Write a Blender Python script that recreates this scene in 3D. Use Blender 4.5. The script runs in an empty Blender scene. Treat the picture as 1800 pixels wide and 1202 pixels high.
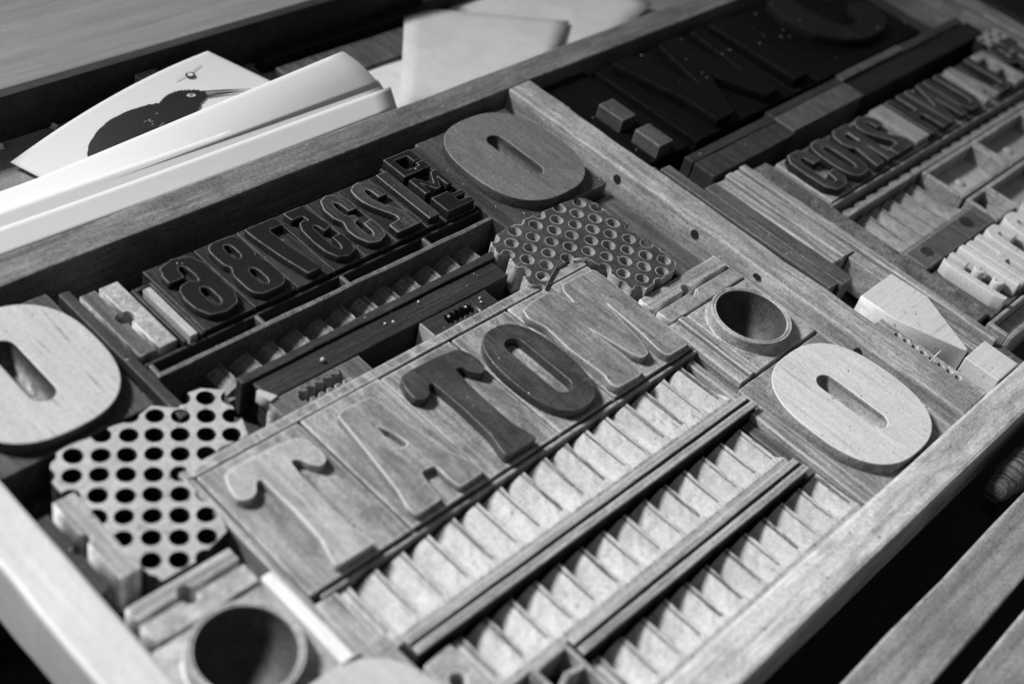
import bpy, bmesh, math, random
from mathutils import Matrix, Vector
random.seed(7)
scene = bpy.context.scene
COL = scene.collection

# ------------------------------------------------------------------ camera, world, light
cam_d = bpy.data.cameras.new('camera'); cam = bpy.data.objects.new('camera', cam_d); COL.objects.link(cam)
cam.matrix_world = Matrix(((0.68166432, 0.386142, -0.62147253, 0), (-0.70309108, 0.58076033, -0.41034178, 0),
                           (0.2024764, 0.71666714, 0.66737659, 10), (0, 0, 0, 1)))
# (the camera's own axes as columns: it looks down and to the right over the case)
cam_d.sensor_width = 36; cam_d.lens = 46.223; cam_d.clip_end = 200; cam_d.clip_start = .05
cam_d.dof.use_dof = True; cam_d.dof.focus_distance = 16.2; cam_d.dof.aperture_fstop = 0.22
scene.camera = cam

world = bpy.data.worlds.new('World'); scene.world = world; world.use_nodes = True
world.node_tree.nodes['Background'].inputs[0].default_value = (1, 1, 1, 1)
world.node_tree.nodes['Background'].inputs[1].default_value = 0.14

def area(name, loc, target, size, energy, sy=None):
    d = bpy.data.lights.new(name, 'AREA'); d.size = size; d.energy = energy
    if sy: d.shape = 'RECTANGLE'; d.size_y = sy
    o = bpy.data.objects.new(name, d); COL.objects.link(o); o.location = loc
    o.rotation_euler = (Vector(target) - Vector(loc)).to_track_quat('-Z', 'Y').to_euler(); return o
win = area('window_light', (-9, 32, 31), (7.5, -1, 0), 7.0, 4350, 7.0); win.data.spread = math.radians(58)
area('fill_light', (-20, 9, 9), (8, 5, 0), 7, 420, 7)  # added soft fill for the left-facing sides, no lamp stands there

scene.view_settings.view_transform = 'Standard'; scene.view_settings.look = 'None'
scene.view_settings.exposure = 0; scene.view_settings.gamma = 1

# ------------------------------------------------------------------ materials
def g(v): return (v, v, v, 1)
def mat(name, light, dark, axis='X', grain=1.0, rough=.6, grime=.5, wear=None, wear_r=.02, spec=.35, bump=.25, metal=0.0,
        gscale=1.0, speck=.4, grime_col=None, wthr=.5, fine=.18, scr=.5, blot=1.6, pits=.55):
    m = bpy.data.materials.new(name); m.use_nodes = True
    nt = m.node_tree; N = nt.nodes; Lk = nt.links; bs = N['Principled BSDF']
    geo = N.new('ShaderNodeNewGeometry'); oi = N.new('ShaderNodeObjectInfo')
    off = N.new('ShaderNodeVectorMath'); off.operation = 'SCALE'; off.inputs[0].default_value = (31, 17, 5)
    Lk.new(oi.outputs['Random'], off.inputs['Scale'])
    add = N.new('ShaderNodeVectorMath'); add.operation = 'ADD'
    Lk.new(geo.outputs['Position'], add.inputs[0]); Lk.new(off.outputs[0], add.inputs[1])
    def noise(scale3, detail=6, rgh=.6, dist=0):
        mp = N.new('ShaderNodeMapping'); mp.inputs['Scale'].default_value = scale3
        Lk.new(add.outputs[0], mp.inputs['Vector'])
        n = N.new('ShaderNodeTexNoise'); n.inputs['Scale'].default_value = 1; n.inputs['Detail'].default_value = detail
        n.inputs['Roughness'].default_value = rgh; n.inputs['Distortion'].default_value = dist
        Lk.new(mp.outputs[0], n.inputs['Vector']); return n.outputs['Fac']
    def ramp(src, p0, p1, c0, c1):
        r = N.new('ShaderNodeValToRGB'); r.color_ramp.elements[0].position = p0; r.color_ramp.elements[1].position = p1
        r.color_ramp.elements[0].color = g(c0); r.color_ramp.elements[1].color = g(c1); Lk.new(src, r.inputs[0]); return r.outputs[0]
    def mix(mode, fac, a, b):
        x = N.new('ShaderNodeMix'); x.data_type = 'RGBA'; x.blend_type = mode
        if isinstance(fac, (int, float)): x.inputs[0].default_value = fac
        else: Lk.new(fac, x.inputs[0])
        for i, v in ((6, a), (7, b)):
            if isinstance(v, (int, float)): x.inputs[i].default_value = g(v)
            else: Lk.new(v, x.inputs[i])
        return x.outputs[2]
    s = gscale
    gs = {'X': (.7*s, 16*s, 16*s), 'Y': (16*s, .7*s, 16*s), 'N': (5*s, 5*s, 5*s)}[axis]
    n1 = noise(gs, 5, .65, .3)
    base = ramp(n1, .32, .68, light + (dark-light)*grain, light)
    bs2 = {'X': (blot*.55, blot*1.4, blot), 'Y': (blot*1.4, blot*.55, blot), 'N': (blot, blot, blot)}[axis]
    n2 = noise(bs2, 9, .70, .6)
    gm = ramp(n2, .43, .60, 0, 1)
    gf = N.new('ShaderNodeMath'); gf.operation = 'MULTIPLY'; gf.inputs[1].default_value = grime; Lk.new(gm, gf.inputs[0])
    base = mix('MIX', gf.outputs[0], base, dark*.7 if grime_col is None else grime_col)
    n3 = noise((26, 26, 26), 4, .75)
    sp = ramp(n3, .3, .62, 1-speck, 1+speck*.25)
    base = mix('MULTIPLY', 1.0, base, sp)
    n5 = noise((58, 58, 58), 2, .8)
    base = mix('MULTIPLY', 1.0, base, ramp(n5, .32, .62, 1-fine, 1+fine*.6))
    # a few dark dents and scratches along the grain
    n6 = noise({'X': (1.5, 30, 30), 'Y': (30, 1.5, 30), 'N': (9, 9, 9)}[axis], 3, .6)
    base = mix('MULTIPLY', 1.0, base, ramp(n6, .60, .72, 1, 1-scr))
    n7 = noise((11, 11, 11), 2, .6)
    base = mix('MULTIPLY', 1.0, base, ramp(n7, .69, .73, 1, 1-pits))
    # each piece a little lighter or darker than the next
    mr = N.new('ShaderNodeMapRange'); mr.inputs[3].default_value = .88; mr.inputs[4].default_value = 1.12
    Lk.new(oi.outputs['Random'], mr.inputs[0]); base = mix('MULTIPLY', 1.0, base, mr.outputs[0])
    if wear is not None:
        bv = N.new('ShaderNodeBevel'); bv.samples = 4; bv.inputs['Radius'].default_value = wear_r
        dp = N.new('ShaderNodeVectorMath'); dp.operation = 'DOT_PRODUCT'
        Lk.new(bv.outputs[0], dp.inputs[0]); Lk.new(geo.outputs['True Normal'], dp.inputs[1])
        iv = N.new('ShaderNodeMapRange'); iv.inputs[1].default_value = .99; iv.inputs[2].default_value = .8
        iv.inputs[3].default_value = 0; iv.inputs[4].default_value = 1; Lk.new(dp.outputs['Value'], iv.inputs[0])
        n4 = noise((7, 7, 7), 5, .7)
        wn = ramp(n4, wthr-.12, wthr+.1, 0, 1)
        wm = N.new('ShaderNodeMath'); wm.operation = 'MULTIPLY'; Lk.new(iv.outputs[0], wm.inputs[0]); Lk.new(wn, wm.inputs[1])
        base = mix('MIX', wm.outputs[0], base, wear)
    Lk.new(base, bs.inputs['Base Color'])
    rr = N.new('ShaderNodeMapRange'); rr.inputs[3].default_value = max(.05, rough-.15); rr.inputs[4].default_value = min(1, rough+.2)
    Lk.new(n2, rr.inputs[0]); Lk.new(rr.outputs[0], bs.inputs['Roughness'])
    bs.inputs['Specular IOR Level'].default_value = spec; bs.inputs['Metallic'].default_value = metal
    if bump:
        ad = N.new('ShaderNodeMath'); ad.operation = 'ADD'; Lk.new(n1, ad.inputs[0]); Lk.new(n3, ad.inputs[1])
        b = N.new('ShaderNodeBump'); b.inputs['Strength'].default_value = bump; b.inputs['Distance'].default_value = .03
        Lk.new(ad.outputs[0], b.inputs['Height']); Lk.new(b.outputs[0], bs.inputs['Normal'])
    return m

M = {}
M['rail_x'] = mat('worn_rail_wood_x', .24, .07, 'X', .7, .5, .65, wear=.5, wear_r=.05, grime_col=.07, speck=.5)
M['rail_y'] = mat('worn_rail_wood_y', .34, .12, 'Y', .7, .5, .6, wear=.62, wear_r=.05)
M['divider'] = mat('pale_divider_wood', .55, .16, 'Y', .9, .5, .55, wear=.72, wear_r=.05, gscale=.9, grime_col=.14, speck=.45)
M['rail_pale'] = mat('bleached_rail_wood', .56, .44, 'Y', .7, .42, .3, grime_col=.38, fine=.04, speck=.12, pits=.15, scr=.2)
M['rail_front'] = mat('blotchy_rail_wood', .60, .30, 'X', .9, .5, .75, wear=.75, wear_r=.07, grime_col=.22, speck=.35, fine=.1, blot=2.2)
M['tips'] = mat('shaded_fluting', .30, .12, 'Y', .7, .5, .5, speck=.5, bump=.2)  # darker copy of the fluting, shade below the numbers put into its colour
M['dark_side'] = mat('ink_soaked_side', .025, .008, 'N', 1, .5, .5, speck=.5)
M['crest_shade'] = mat('crest_line_shade', .14, .05, 'Y', .8, .5, .5, speck=.5, grime_col=.3)  # shadow line beside the crests, put in as a dark colour
M['bed'] = mat('bed_wood', .05, .02, 'X', .7, .8, .5)
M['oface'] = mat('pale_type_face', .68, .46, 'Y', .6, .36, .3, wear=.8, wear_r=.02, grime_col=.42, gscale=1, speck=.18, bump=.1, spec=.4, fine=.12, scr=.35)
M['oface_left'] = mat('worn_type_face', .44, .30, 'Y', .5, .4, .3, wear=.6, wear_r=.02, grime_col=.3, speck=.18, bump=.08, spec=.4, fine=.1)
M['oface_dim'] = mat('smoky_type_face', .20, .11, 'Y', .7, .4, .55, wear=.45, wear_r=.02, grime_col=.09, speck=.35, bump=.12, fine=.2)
M['obody'] = mat('type_shoulder', .40, .12, 'Y', .8, .5, .5, wear=.62, wear_r=.04, speck=.45)
M['obody_dark'] = mat('dark_type_shoulder', .10, .03, 'Y', .8, .5, .6, wear=.35, wear_r=.03, speck=.5)
M['tbody'] = mat('routed_shoulder', .38, .12, 'Y', .8, .4, .8, wear=.70, wear_r=.05, grime_col=.10, gscale=.8, wthr=.44, speck=.4, bump=.5, blot=2.8)
M['tface_pale'] = mat('rubbed_type_face', .46, .26, 'Y', .7, .34, .6, wear=.78, wear_r=.03, grime_col=.2, speck=.3, bump=.15, wthr=.34, blot=2.6)
M['tface_mid'] = mat('grey_type_face', .34, .12, 'Y', .8, .36, .75, wear=.66, wear_r=.035, grime_col=.11, speck=.4, bump=.15, wthr=.34, blot=2.6)
M['tface_dark'] = mat('inked_type_face', .035, .02, 'Y', .5, .34, .6, wear=.16, wear_r=.02, grime_col=.075, speck=.4, bump=.15, blot=3)
M['ink'] = mat('black_ink', .010, .006, 'Y', .5, .5, .3, wear=.46, wear_r=.017, speck=.3, bump=.15, wthr=.42, spec=.15)
M['ink_grey'] = mat('rubbed_black_ink', .075, .010, 'Y', .9, .5, .6, wear=.55, wear_r=.020, speck=.5, bump=.15, wthr=.38, spec=.2)
M['inkbody'] = mat('inky_shoulder', .045, .006, 'Y', .9, .5, .6, wear=.24, wear_r=.02, bump=.3, spec=.25, speck=.5)
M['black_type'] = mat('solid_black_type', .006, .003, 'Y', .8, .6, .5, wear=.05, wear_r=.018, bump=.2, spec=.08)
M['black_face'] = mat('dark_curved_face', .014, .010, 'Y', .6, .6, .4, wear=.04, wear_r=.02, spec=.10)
M['fur_x'] = mat('furniture_wood_x', .46, .11, 'X', .9, .45, .45, wear=.72, wear_r=.035, wthr=.42, speck=.45, grime_col=.12)
M['fur_y'] = mat('furniture_wood_y', .50, .10, 'Y', 1, .45, .5, wear=.75, wear_r=.035, wthr=.42, speck=.45, grime_col=.10)
M['fur_mid'] = mat('grey_furniture_wood', .15, .045, 'Y', .9, .5, .5, wear=.42, wear_r=.03, speck=.45, wthr=.45)
M['fur_dark'] = mat('dark_furniture_wood', .045, .015, 'X', .8, .5, .5, wear=.14, wear_r=.025, speck=.5, spec=.25)
M['fur_dark_y'] = mat('dark_furniture_wood_y', .06, .02, 'Y', .8, .5, .5, wear=.20, wear_r=.025, speck=.5, spec=.25)
M['fur_black'] = mat('black_furniture', .018, .008, 'X', .8, .5, .5, wear=.07, wear_r=.02, speck=.5, spec=.2)
M['lead'] = mat('dull_lead', .48, .16, 'N', .8, .42, .45, wear=.72, wear_r=.025, metal=.15, speck=.4, grime_col=.14)
M['lead_dark'] = mat('dark_lead', .09, .04, 'N', .7, .5, .5, wear=.25, wear_r=.02, metal=.2)
M['flute'] = mat('fluted_pale_casting', .42, .30, 'Y', .6, .55, .4, wear=None, grime_col=.24, speck=.25, bump=.10, gscale=.6, fine=.12, pits=.4, spec=.25)
M['flute_dim'] = mat('fluted_casting_dull', .34, .16, 'Y', .6, .5, .5, speck=.35, bump=.2, gscale=.6)
M['perf_l'] = mat('pale_pierced_plate', .42, .26, 'N', .5, .45, .35, wear=.6, wear_r=.03, speck=.3, fine=.1, grime_col=.2)
M['perf_r'] = mat('dark_pierced_plate', .075, .025, 'N', .8, .42, .5, wear=.7, wear_r=.028, speck=.5, bump=.4, wthr=.47)
M['arrow'] = mat('clean_pale_block', .62, .46, 'X', .6, .4, .15, wear=.75, wear_r=.02, speck=.1, bump=.08, gscale=1.4, grime_col=.42, fine=.1, scr=.25)
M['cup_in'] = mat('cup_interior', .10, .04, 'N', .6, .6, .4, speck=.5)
M['white'] = mat('white_strip', .60, .52, 'Y', .3, .4, .05, speck=.05, bump=.05, pits=0)
M['board'] = mat('back_board_wood', .23, .15, 'X', .8, .5, .2, speck=.08, bump=.05, gscale=.35, fine=.05, scr=.15, pits=0)
M['table'] = mat('table_top', .27, .15, 'X', .6, .6, .5, speck=.3)
M['bench'] = mat('front_bench_wood', .30, .10, 'X', .7, .45, .6, wear=.6, wear_r=.09, speck=.4, gscale=.6, grime_col=.12)
M['floor'] = mat('floor_dark', .03, .015, 'N', .6, .8, .5)
M['paper'] = mat('paper', .78, .74, 'N', .4, .7, .04, speck=.03, bump=.02, spec=.05, grime_col=.7, fine=.05, scr=0, pits=0)
M['paper_grey'] = mat('smudged_paper', .74, .66, 'N', .5, .7, .35, speck=.05, bump=.02, spec=.05, grime_col=.52, fine=.12, scr=0, pits=0)
def translucent(m, k, v):
    nt = m.node_tree; bs = nt.nodes['Principled BSDF']; out = nt.nodes['Material Output']
    tr = nt.nodes.new('ShaderNodeBsdfTranslucent'); tr.inputs[0].default_value = g(v)
    mx = nt.nodes.new('ShaderNodeMixShader'); mx.inputs[0].default_value = k
    nt.links.new(bs.outputs[0], mx.inputs[1]); nt.links.new(tr.outputs[0], mx.inputs[2]); nt.links.new(mx.outputs[0], out.inputs[0])
translucent(M['paper'], .35, .75); translucent(M['paper_grey'], .2, .6)
M['print'] = mat('printed_black', .016, .012, 'N', .4, .5, .2, speck=.2, bump=0, pits=0)
M['print_grey'] = mat('printed_grey', .10, .09, 'N', .4, .6, .2, speck=.1, bump=0, pits=0)
M['print_pale'] = mat('pale_grey_print', .42, .4, 'N', .4, .6, .2, speck=.1, bump=0, fine=.05, scr=0, pits=0)
M['side_wood'] = mat('bare_hole_wall', .45, .15, 'N', .8, .6, .3, speck=.5)
M['small_block'] = mat('dull_block', .11, .05, 'Y', .8, .5, .5, wear=.4, wear_r=.03, wthr=.4)
M['hole'] = mat('hole_dark', .012, .01, 'N', .2, .8, 0, bump=0)  # black colour that stands in for shade inside holes and slots
M['dust'] = mat('dust_speck', .5, .4, 'N', .2, .6, 0, bump=0)

# ------------------------------------------------------------------ helpers
def place(o, parent, loc):
    if parent is not None:
        o.parent = parent; o.location = Vector(loc) - parent.location
    else: o.location = loc
def link(name, me, m, parent=None, loc=(0, 0, 0)):
    o = bpy.data.objects.new(name, me); COL.objects.link(o)
    if m is not None: me.materials.append(M[m] if isinstance(m, str) else m)
    place(o, parent, loc); return o
def tag(o, label, cat, group=None, kind=None):
    if label: o['label'] = label
    if cat: o['category'] = cat
    if group: o['group'] = group
    if kind: o['kind'] = kind
    return o
def thing(name, label, cat, loc, group=None):
    o = bpy.data.objects.new(name, None); COL.objects.link(o); o.empty_display_size = .1
    o.location = loc; return tag(o, label, cat, group)
def bm_obj(name, bm, m, parent=None, loc=(0, 0, 0), smooth=False):
    me = bpy.data.meshes.new(name)
    bmesh.ops.recalc_face_normals(bm, faces=bm.faces)
    bm.to_mesh(me); bm.free()
    if smooth:
        for p in me.polygons: p.use_smooth = True
    return link(name, me, m, parent, loc)
def bm_box(bm, x0, x1, y0, y1, z0, z1, bev=.012, jit=0.0, cuts=0):
    r = bmesh.ops.create_cube(bm, size=1)
    vs = r['verts']
    for v in vs: v.co = Vector((x0 if v.co.x < 0 else x1, y0 if v.co.y < 0 else y1, z0 if v.co.z < 0 else z1))
    es = list({e for v in vs for e in v.link_edges})
    if cuts:
        L = 0 if (x1-x0) > (y1-y0) else 1
        le = [e for e in es if abs(e.verts[0].co[L]-e.verts[1].co[L]) > 1e-4]
        bmesh.ops.subdivide_edges(bm, edges=le, cuts=cuts, use_grid_fill=False)
        for v in bm.verts: v.co += Vector([random.uniform(-jit, jit) for _ in range(3)])
        bm.normal_update()
        es = [e for e in bm.edges if len(e.link_faces) == 2 and e.calc_face_angle(0) > .6]
    if bev: bmesh.ops.bevel(bm, geom=es, offset=bev, segments=2, affect='EDGES', profile=.5)
def box(name, x0, x1, y0, y1, z0, z1, m, parent=None, bev=.014, jit=.004, cuts=None, label=None, cat=None, group=None):
    cx, cy = (x0+x1)/2, (y0+y1)/2
    bm = bmesh.new()
    if cuts is None: cuts = min(24, int(max(x1-x0, y1-y0)/.35))
    bm_box(bm, x0-cx, x1-cx, y0-cy, y1-cy, 0, z1-z0, bev, jit, cuts)
    o = bm_obj(name, bm, m, parent, (cx, cy, z0))
    return tag(o, label, cat, group)
dg = None
def poly_mesh(name, loops, z0, z1, bev=.012, res=1):
    """filled outline(s) with holes, extruded from z0 to z1 and rounded on the rim"""
    cu = bpy.data.curves.new(name, 'CURVE'); cu.dimensions = '2D'; cu.fill_mode = 'BOTH'
    h = (z1-z0)/2; cu.extrude = h-bev; cu.bevel_depth = bev; cu.bevel_resolution = res; cu.offset = -bev
    for lp in loops:
        sp = cu.splines.new('POLY'); sp.points.add(len(lp)-1)
        for p, q in zip(sp.points, lp): p.co = (q[0], q[1], 0, 1)
        sp.use_cyclic_u = True
    t = bpy.data.objects.new('tmp', cu); COL.objects.link(t)
    d = bpy.context.evaluated_depsgraph_get(); d.update()
    me = bpy.data.meshes.new_from_object(t.evaluated_get(d), depsgraph=d)
    bpy.data.objects.remove(t); bpy.data.curves.remove(cu)
    for v in me.vertices: v.co.z += (z0+z1)/2
    me.materials.clear(); me.name = name
    return me
def poly(name, loops, z0, z1, m, parent=None, bev=.012, res=1):
    cx = sum(p[0] for p in loops[0])/len(loops[0]); cy = sum(p[1] for p in loops[0])/len(loops[0])
    me = poly_mesh(name, [[(x-cx, y-cy) for x, y in lp] for lp in loops], 0, z1-z0, bev, res)
    return link(name, me, m, parent, (cx, cy, z0))
def rnd(pts, r=.05, n=4):
    """round the corners of a closed outline"""
    out = []; k = len(pts)
    for i in range(k):
        p0, p, p1 = Vector(pts[i-1]), Vector(pts[i]), Vector(pts[(i+1) % k])
        a, b = p0-p, p1-p; rr = min(r, a.length*.45, b.length*.45)
        A = p + a.normalized()*rr; B = p + b.normalized()*rr
        for j in range(n+1):
            t = j/n; out.append(tuple((1-t)**2*A + 2*t*(1-t)*p + t*t*B))
    return out
def stadium(cx, cy, w, h, p=2.6, n=48, sk=0):
    out = []
    for i in range(n):
        a = 2*math.pi*i/n; c, s = math.cos(a), math.sin(a)
        r = (abs(c)**p + abs(s)**p)**(-1/p); out.append((cx+w/2*c*r, cy+h/2*s*r))
    return out
def capsule(cx, cy, w, h, n=9):
    r = w/2; out = []
    for i in range(n): a = math.pi*i/(n-1); out.append((cx+r*math.cos(a), cy+h/2-r+r*math.sin(a)))
    for i in range(n): a = math.pi+math.pi*i/(n-1); out.append((cx+r*math.cos(a), cy-h/2+r+r*math.sin(a)))
    return out
def wall_mat0(o, m, lim=.3):
    o.data.materials.append(M[m])
    for p in o.data.polygons:
        if abs(p.normal.z) < lim: p.material_index = 1
B0 = -.62                                                       # the bed the pieces stand on
def type_piece(label, x0, x1, y0, y1, glyph, body, face, group=None, sh=-.11, zf=0.0, bev=.014, slope=True, name='wood_type', cat='wood type'):
    cx, cy = (x0+x1)/2, (y0+y1)/2
    t = thing(name, label, cat, (cx, cy, B0), group)
    gp = .012
    box('type_body', x0+gp, x1-gp, y0+gp, y1-gp, B0, sh, body, t, cuts=2, jit=.003)
    for lp in glyph:
        fo = poly('letter_face', lp, sh-.02, zf, face, t, bev=bev)
        if face in ('ink', 'ink_grey'): wall_mat0(fo, 'dark_side')
    return t

# ------------------------------------------------------------------ setting
def plane(name, x0, x1, y0, y1, z0, z1, m, kind='structure'):
    o = box(name, x0, x1, y0, y1, z0, z1, m, bev=.02, jit=0, cuts=0); o['kind'] = kind; return o
plane('floor', -25, 45, -20, 40, -6.2, -6, 'floor')
t = thing('back_table', 'dark wooden table behind the type case, papers lying on it', 'table', (12, 14, -6))
box('table_top', -6, 30, 10.42, 26, -1.05, -.8, 'table', t, cuts=0)
for x in (-5, 29):
    for y in (11, 25): box('leg', x-.3, x+.3, y-.3, y+.3, -6, -1.05, 'table', t, cuts=0)
t = thing('type_case_stand', 'dark stand carrying the type case', 'stand', (13, 6, -6))
box('stand_top', 3.5, 26, 1.75, 10.3, -1.1, -.92, 'floor', t, cuts=0)
for x in (4, 25.3):
    for y in (2.3, 9.5): box('leg', x-.25, x+.25, y-.25, y+.25, -6, -1.1, 'floor', t, cuts=0)

# the case
case = thing('type_case', 'wide shallow wooden case with worn rails, holding all the type in two bays', 'type case', (13, 6, -.92))
box('rail', 3.33, 3.84, 1.67, 10.33, -.92, .03, 'rail_pale', case, bev=.05, jit=.008)['label'] = 'bleached pale left rail'
box('rail', 3.843, 26, 1.67, 2.145, -.92, .03, 'rail_front', case, bev=.05, jit=.008)['label'] = 'blotchy front rail'
box('rail', 3.843, 26, 9.88, 10.31, -.92, .02, 'rail_x', case, bev=.03, jit=.008)['label'] = 'grey back rail'
box('rail', 23.1, 23.5, 2.148, 9.877, -.92, .02, 'rail_y', case, bev=.03)['label'] = 'grey right rail'
dv = box('divider', 13.08, 13.53, 2.148, 9.877, -.70, .02, 'divider', case, bev=.03, jit=.012)
box('case_bed', 3.843, 23.097, 2.148, 9.877, -.92, -.703, 'bed', case, cuts=0, bev=0)
for (y, z, h) in ((7.7, -.16, .13), (6.3, -.15, .13), (3.62, -.16, .14), (5.25, -.12, .08)):  # black discs on the wall, shade of holes put into colour
    bm = bmesh.new()
    bmesh.ops.create_cone(bm, cap_ends=True, segments=16, radius1=.06, radius2=.06, depth=.02)
    for v in bm.verts: v.co = Vector((v.co.z, v.co.x, v.co.y*h/.12))
    bm_obj('peg_hole', bm, 'hole', dv, (0, 0, 0)).location = (13.075-dv.location.x-case.location.x, y-dv.location.y-case.location.y, z-dv.location.z-case.location.z)
# the slot cut at the case's left side and a raised liner along the divider
box('liner', 13.0, 13.078, 2.16, 5.85, -.60, -.20, 'fur_y', case, jit=.01)['label'] = 'thin pale liner along the divider'

# front bench below the case
t = thing('bench', 'blurred pale wooden bench of two planks below the case front rail', 'bench', (12, .3, -6))
box('plank', 2, 30, .46, 1.08, -.5, -.3, 'bench', t, bev=.03, jit=.012)
box('plank', 2, 30, -2.5, .25, -.5, -.3, 'bench', t, bev=.03, jit=.012)
for x in (3, 28): box('leg', x-.2, x+.2, -.2, .9, -6, -.5, 'floor', t, cuts=0)
t = thing('rounded_handle', 'dark scratched round bar lying in the gap between case and bench', 'handle', (14.3, 1.37, -1.2))
bm = bmesh.new(); n = 28
for i in range(n+1):
    x = 12.75+i*.11; taper = min(1, .55+.45*math.sin(min(1, i/5)*math.pi/2)); r = (.20+.012*math.sin(i*1.9))*taper
    for k in range(16): a = 2*math.pi*k/16; bm.verts.new((x-14.3, r*math.cos(a)-.05, r*math.sin(a)+.76))
bm.verts.ensure_lookup_table()
for i in range(n):
    for k in range(16): bm.faces.new([bm.verts[i*16+k], bm.verts[i*16+(k+1) % 16], bm.verts[(i+1)*16+(k+1) % 16], bm.verts[(i+1)*16+k]])
bm.faces.new([bm.verts[k] for k in range(16)]); bm.faces.new([bm.verts[n*16+k] for k in range(16)])
M['handle'] = mat('scratched_dark_bar', .20, .008, 'Y', 1, .4, .3, gscale=1.1, bump=1.0)
bm_obj('bar', bm, 'handle', t, (14.3, 1.37, -1.2), True)
box('bar_support', 13.3, 16, 1.22, 1.42, -1.2, -.60, 'floor', t)

# ------------------------------------------------------------------ back: boards, papers
t = thing('wooden_board', 'large blurred grey wooden board in the upper left, behind the papers', 'board', (5, 17, -.8))
box('board_top', -4, 14.5, 13.0, 21, -.08, .05, 'board', t, cuts=0, bev=.03)
box('board_front', -4, 14.5, 13.06, 13.2, -.8, -.083, 'floor', t, cuts=0)
box('dark_tray_edge', 11.0, 19.5, 12.75, 12.95, -.8, -.55, 'fur_black', label='long black strip lying along the foot of the back board', cat='strip')
box('wood_block', 9.0, 9.35, 12.6, 13.04, -.8, -.35, 'fur_y', label='small grey wood end sticking out under the back board', cat='wood block')
box('flat_board', 11.1, 13.6, 12.0, 12.6, -.8, -.62, 'fur_mid', label='small flat grey board on the table between printed sheet and white paper', cat='board')
box('table_slot', 7.0, 8.1, 12.30, 12.37, -.8, -.785, 'hole', label='thin black slot line on the table left of the bird print', cat='slot', jit=.002)
for x, y, lb in ((7.75, 13.0, 'upper'), (6.95, 12.95, 'lower left')):
    bm = bmesh.new(); bmesh.ops.create_icosphere(bm, subdivisions=2, radius=.05)
    for v in bm.verts: v.co *= random.uniform(.5, 1.3)
    tag(bm_obj('paper_scrap', bm, 'paper', None, (x, y, -.76)), 'tiny pale scrap in the dark under the board edge, the %s one' % lb, 'scrap', 'scraps on the back table')

def sheet(name, fn, ns, nt_, m, th=.004, parent=None, loc=(0, 0, 0)):
    bm = bmesh.new(); L = Vector(loc)
    vs = [[bm.verts.new(Vector(fn(i/ns, j/nt_))-L) for j in range(nt_+1)] for i in range(ns+1)]
    for i in range(ns):
        for j in range(nt_): bm.faces.new((vs[i][j], vs[i+1][j], vs[i+1][j+1], vs[i][j+1]))
    bmesh.ops.recalc_face_normals(bm, faces=bm.faces)
    r = bmesh.ops.solidify(bm, geom=bm.faces[:], thickness=th)
    return bm_obj(name, bm, m, parent, loc, True)
CS = [Vector(c) for c in ((6.85, 12.54, -.7), (10.03, 12.81, -.15), (11.22, 11.05, -.62), (7.46, 10.76, -.75))]
def bird_surf(s, t):
    p = (1-t)*((1-s)*CS[0]+s*CS[1])+t*((1-s)*CS[3]+s*CS[2])
    p.z += .14*4*s*(1-s)*(1-t*.6); return p
tp = thing('bird_print', 'curled white sheet printed with a black long-beaked bird and a small ring', 'print', (8.8, 11.8, -.78))
sheet('sheet', bird_surf, 60, 40, 'paper', .008, tp, (8.8, 11.8, -.78))
def on_print(name, pts, m, lift=.014, dens=.03, parent=tp):
    """flat printed shape, cut fine enough to follow the curl of the sheet"""
    bm = bmesh.new(); vs = [bm.verts.new((x, y, 0)) for x, y in pts]; bm.faces.new(vs)
    for ax in (0, 1):
        k = -.2
        while k < 1.2:
            n = Vector((1, 0, 0)) if ax == 0 else Vector((0, 1, 0))
            bmesh.ops.bisect_plane(bm, geom=bm.verts[:]+bm.edges[:]+bm.faces[:], plane_co=n*k, plane_no=n); k += dens
    bmesh.ops.triangulate(bm, faces=bm.faces[:])
    for v in bm.verts: v.co = bird_surf(v.co.x, v.co.y)+Vector((0, 0, lift+.008))-Vector((8.8, 11.8, -.78))
    return bm_obj(name, bm, m, parent, (8.8, 11.8, -.78))
body = [(0.15, 0.42), (0.174, 0.31), (0.223, 0.24), (0.299, 0.185), (0.369, 0.162), (0.452, 0.17), (0.522, 0.199), (0.566, 0.233), (0.6, .214), (0.629, 0.205), (.655, .207),
        (0.681, 0.217), (.70, .237), (0.727, 0.267), (0.742, 0.311), (0.714, 0.358), (0.671, 0.378), (0.60, 0.45), (0.55, 0.58), (0.45, 0.70), (0.25, .66)]
fz = []
for i, p in enumerate(body):                                   # feathery outline
    q = body[(i+1) % len(body)]
    for k in range(4):
        u = k/4; x, y = p[0]+(q[0]-p[0])*u, p[1]+(q[1]-p[1])*u
        a = .007 if (k % 2) else -.002
        if not (5 < i < 17): a *= .25
        dx, dy = x-.5, y-.36; d = math.hypot(dx, dy) or 1; fz.append((x+dx/d*a, y+dy/d*a))
on_print('printed_bird', fz, 'print')
on_print('printed_beak', [(0.735, 0.292), (0.815, 0.366), (0.90, 0.46), (0.806, 0.378), (0.735, 0.309)], 'print')
on_print('printed_beak', [(0.720, 0.330), (0.783, 0.378), (0.885, 0.462), (0.778, 0.392), (0.708, 0.347)], 'print')
def ell(cx, cy, ux, uy, vx, vy, n=20): return [(cx+ux*math.cos(2*math.pi*i/n)+vx*math.sin(2*math.pi*i/n), cy+uy*math.cos(2*math.pi*i/n)+vy*math.sin(2*math.pi*i/n)) for i in range(n)]
on_print('printed_eye', ell(.684, .294, .0125, .0155, .0085, -.012), 'paper', .024)
on_print('printed_eye', ell(.684, .294, .0045, .006, .0035, -.005), 'print', .030)
on_print('printed_ring', ell(.793, .140, .0145, .0165, .0145, -.021), 'print', .018)
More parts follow.
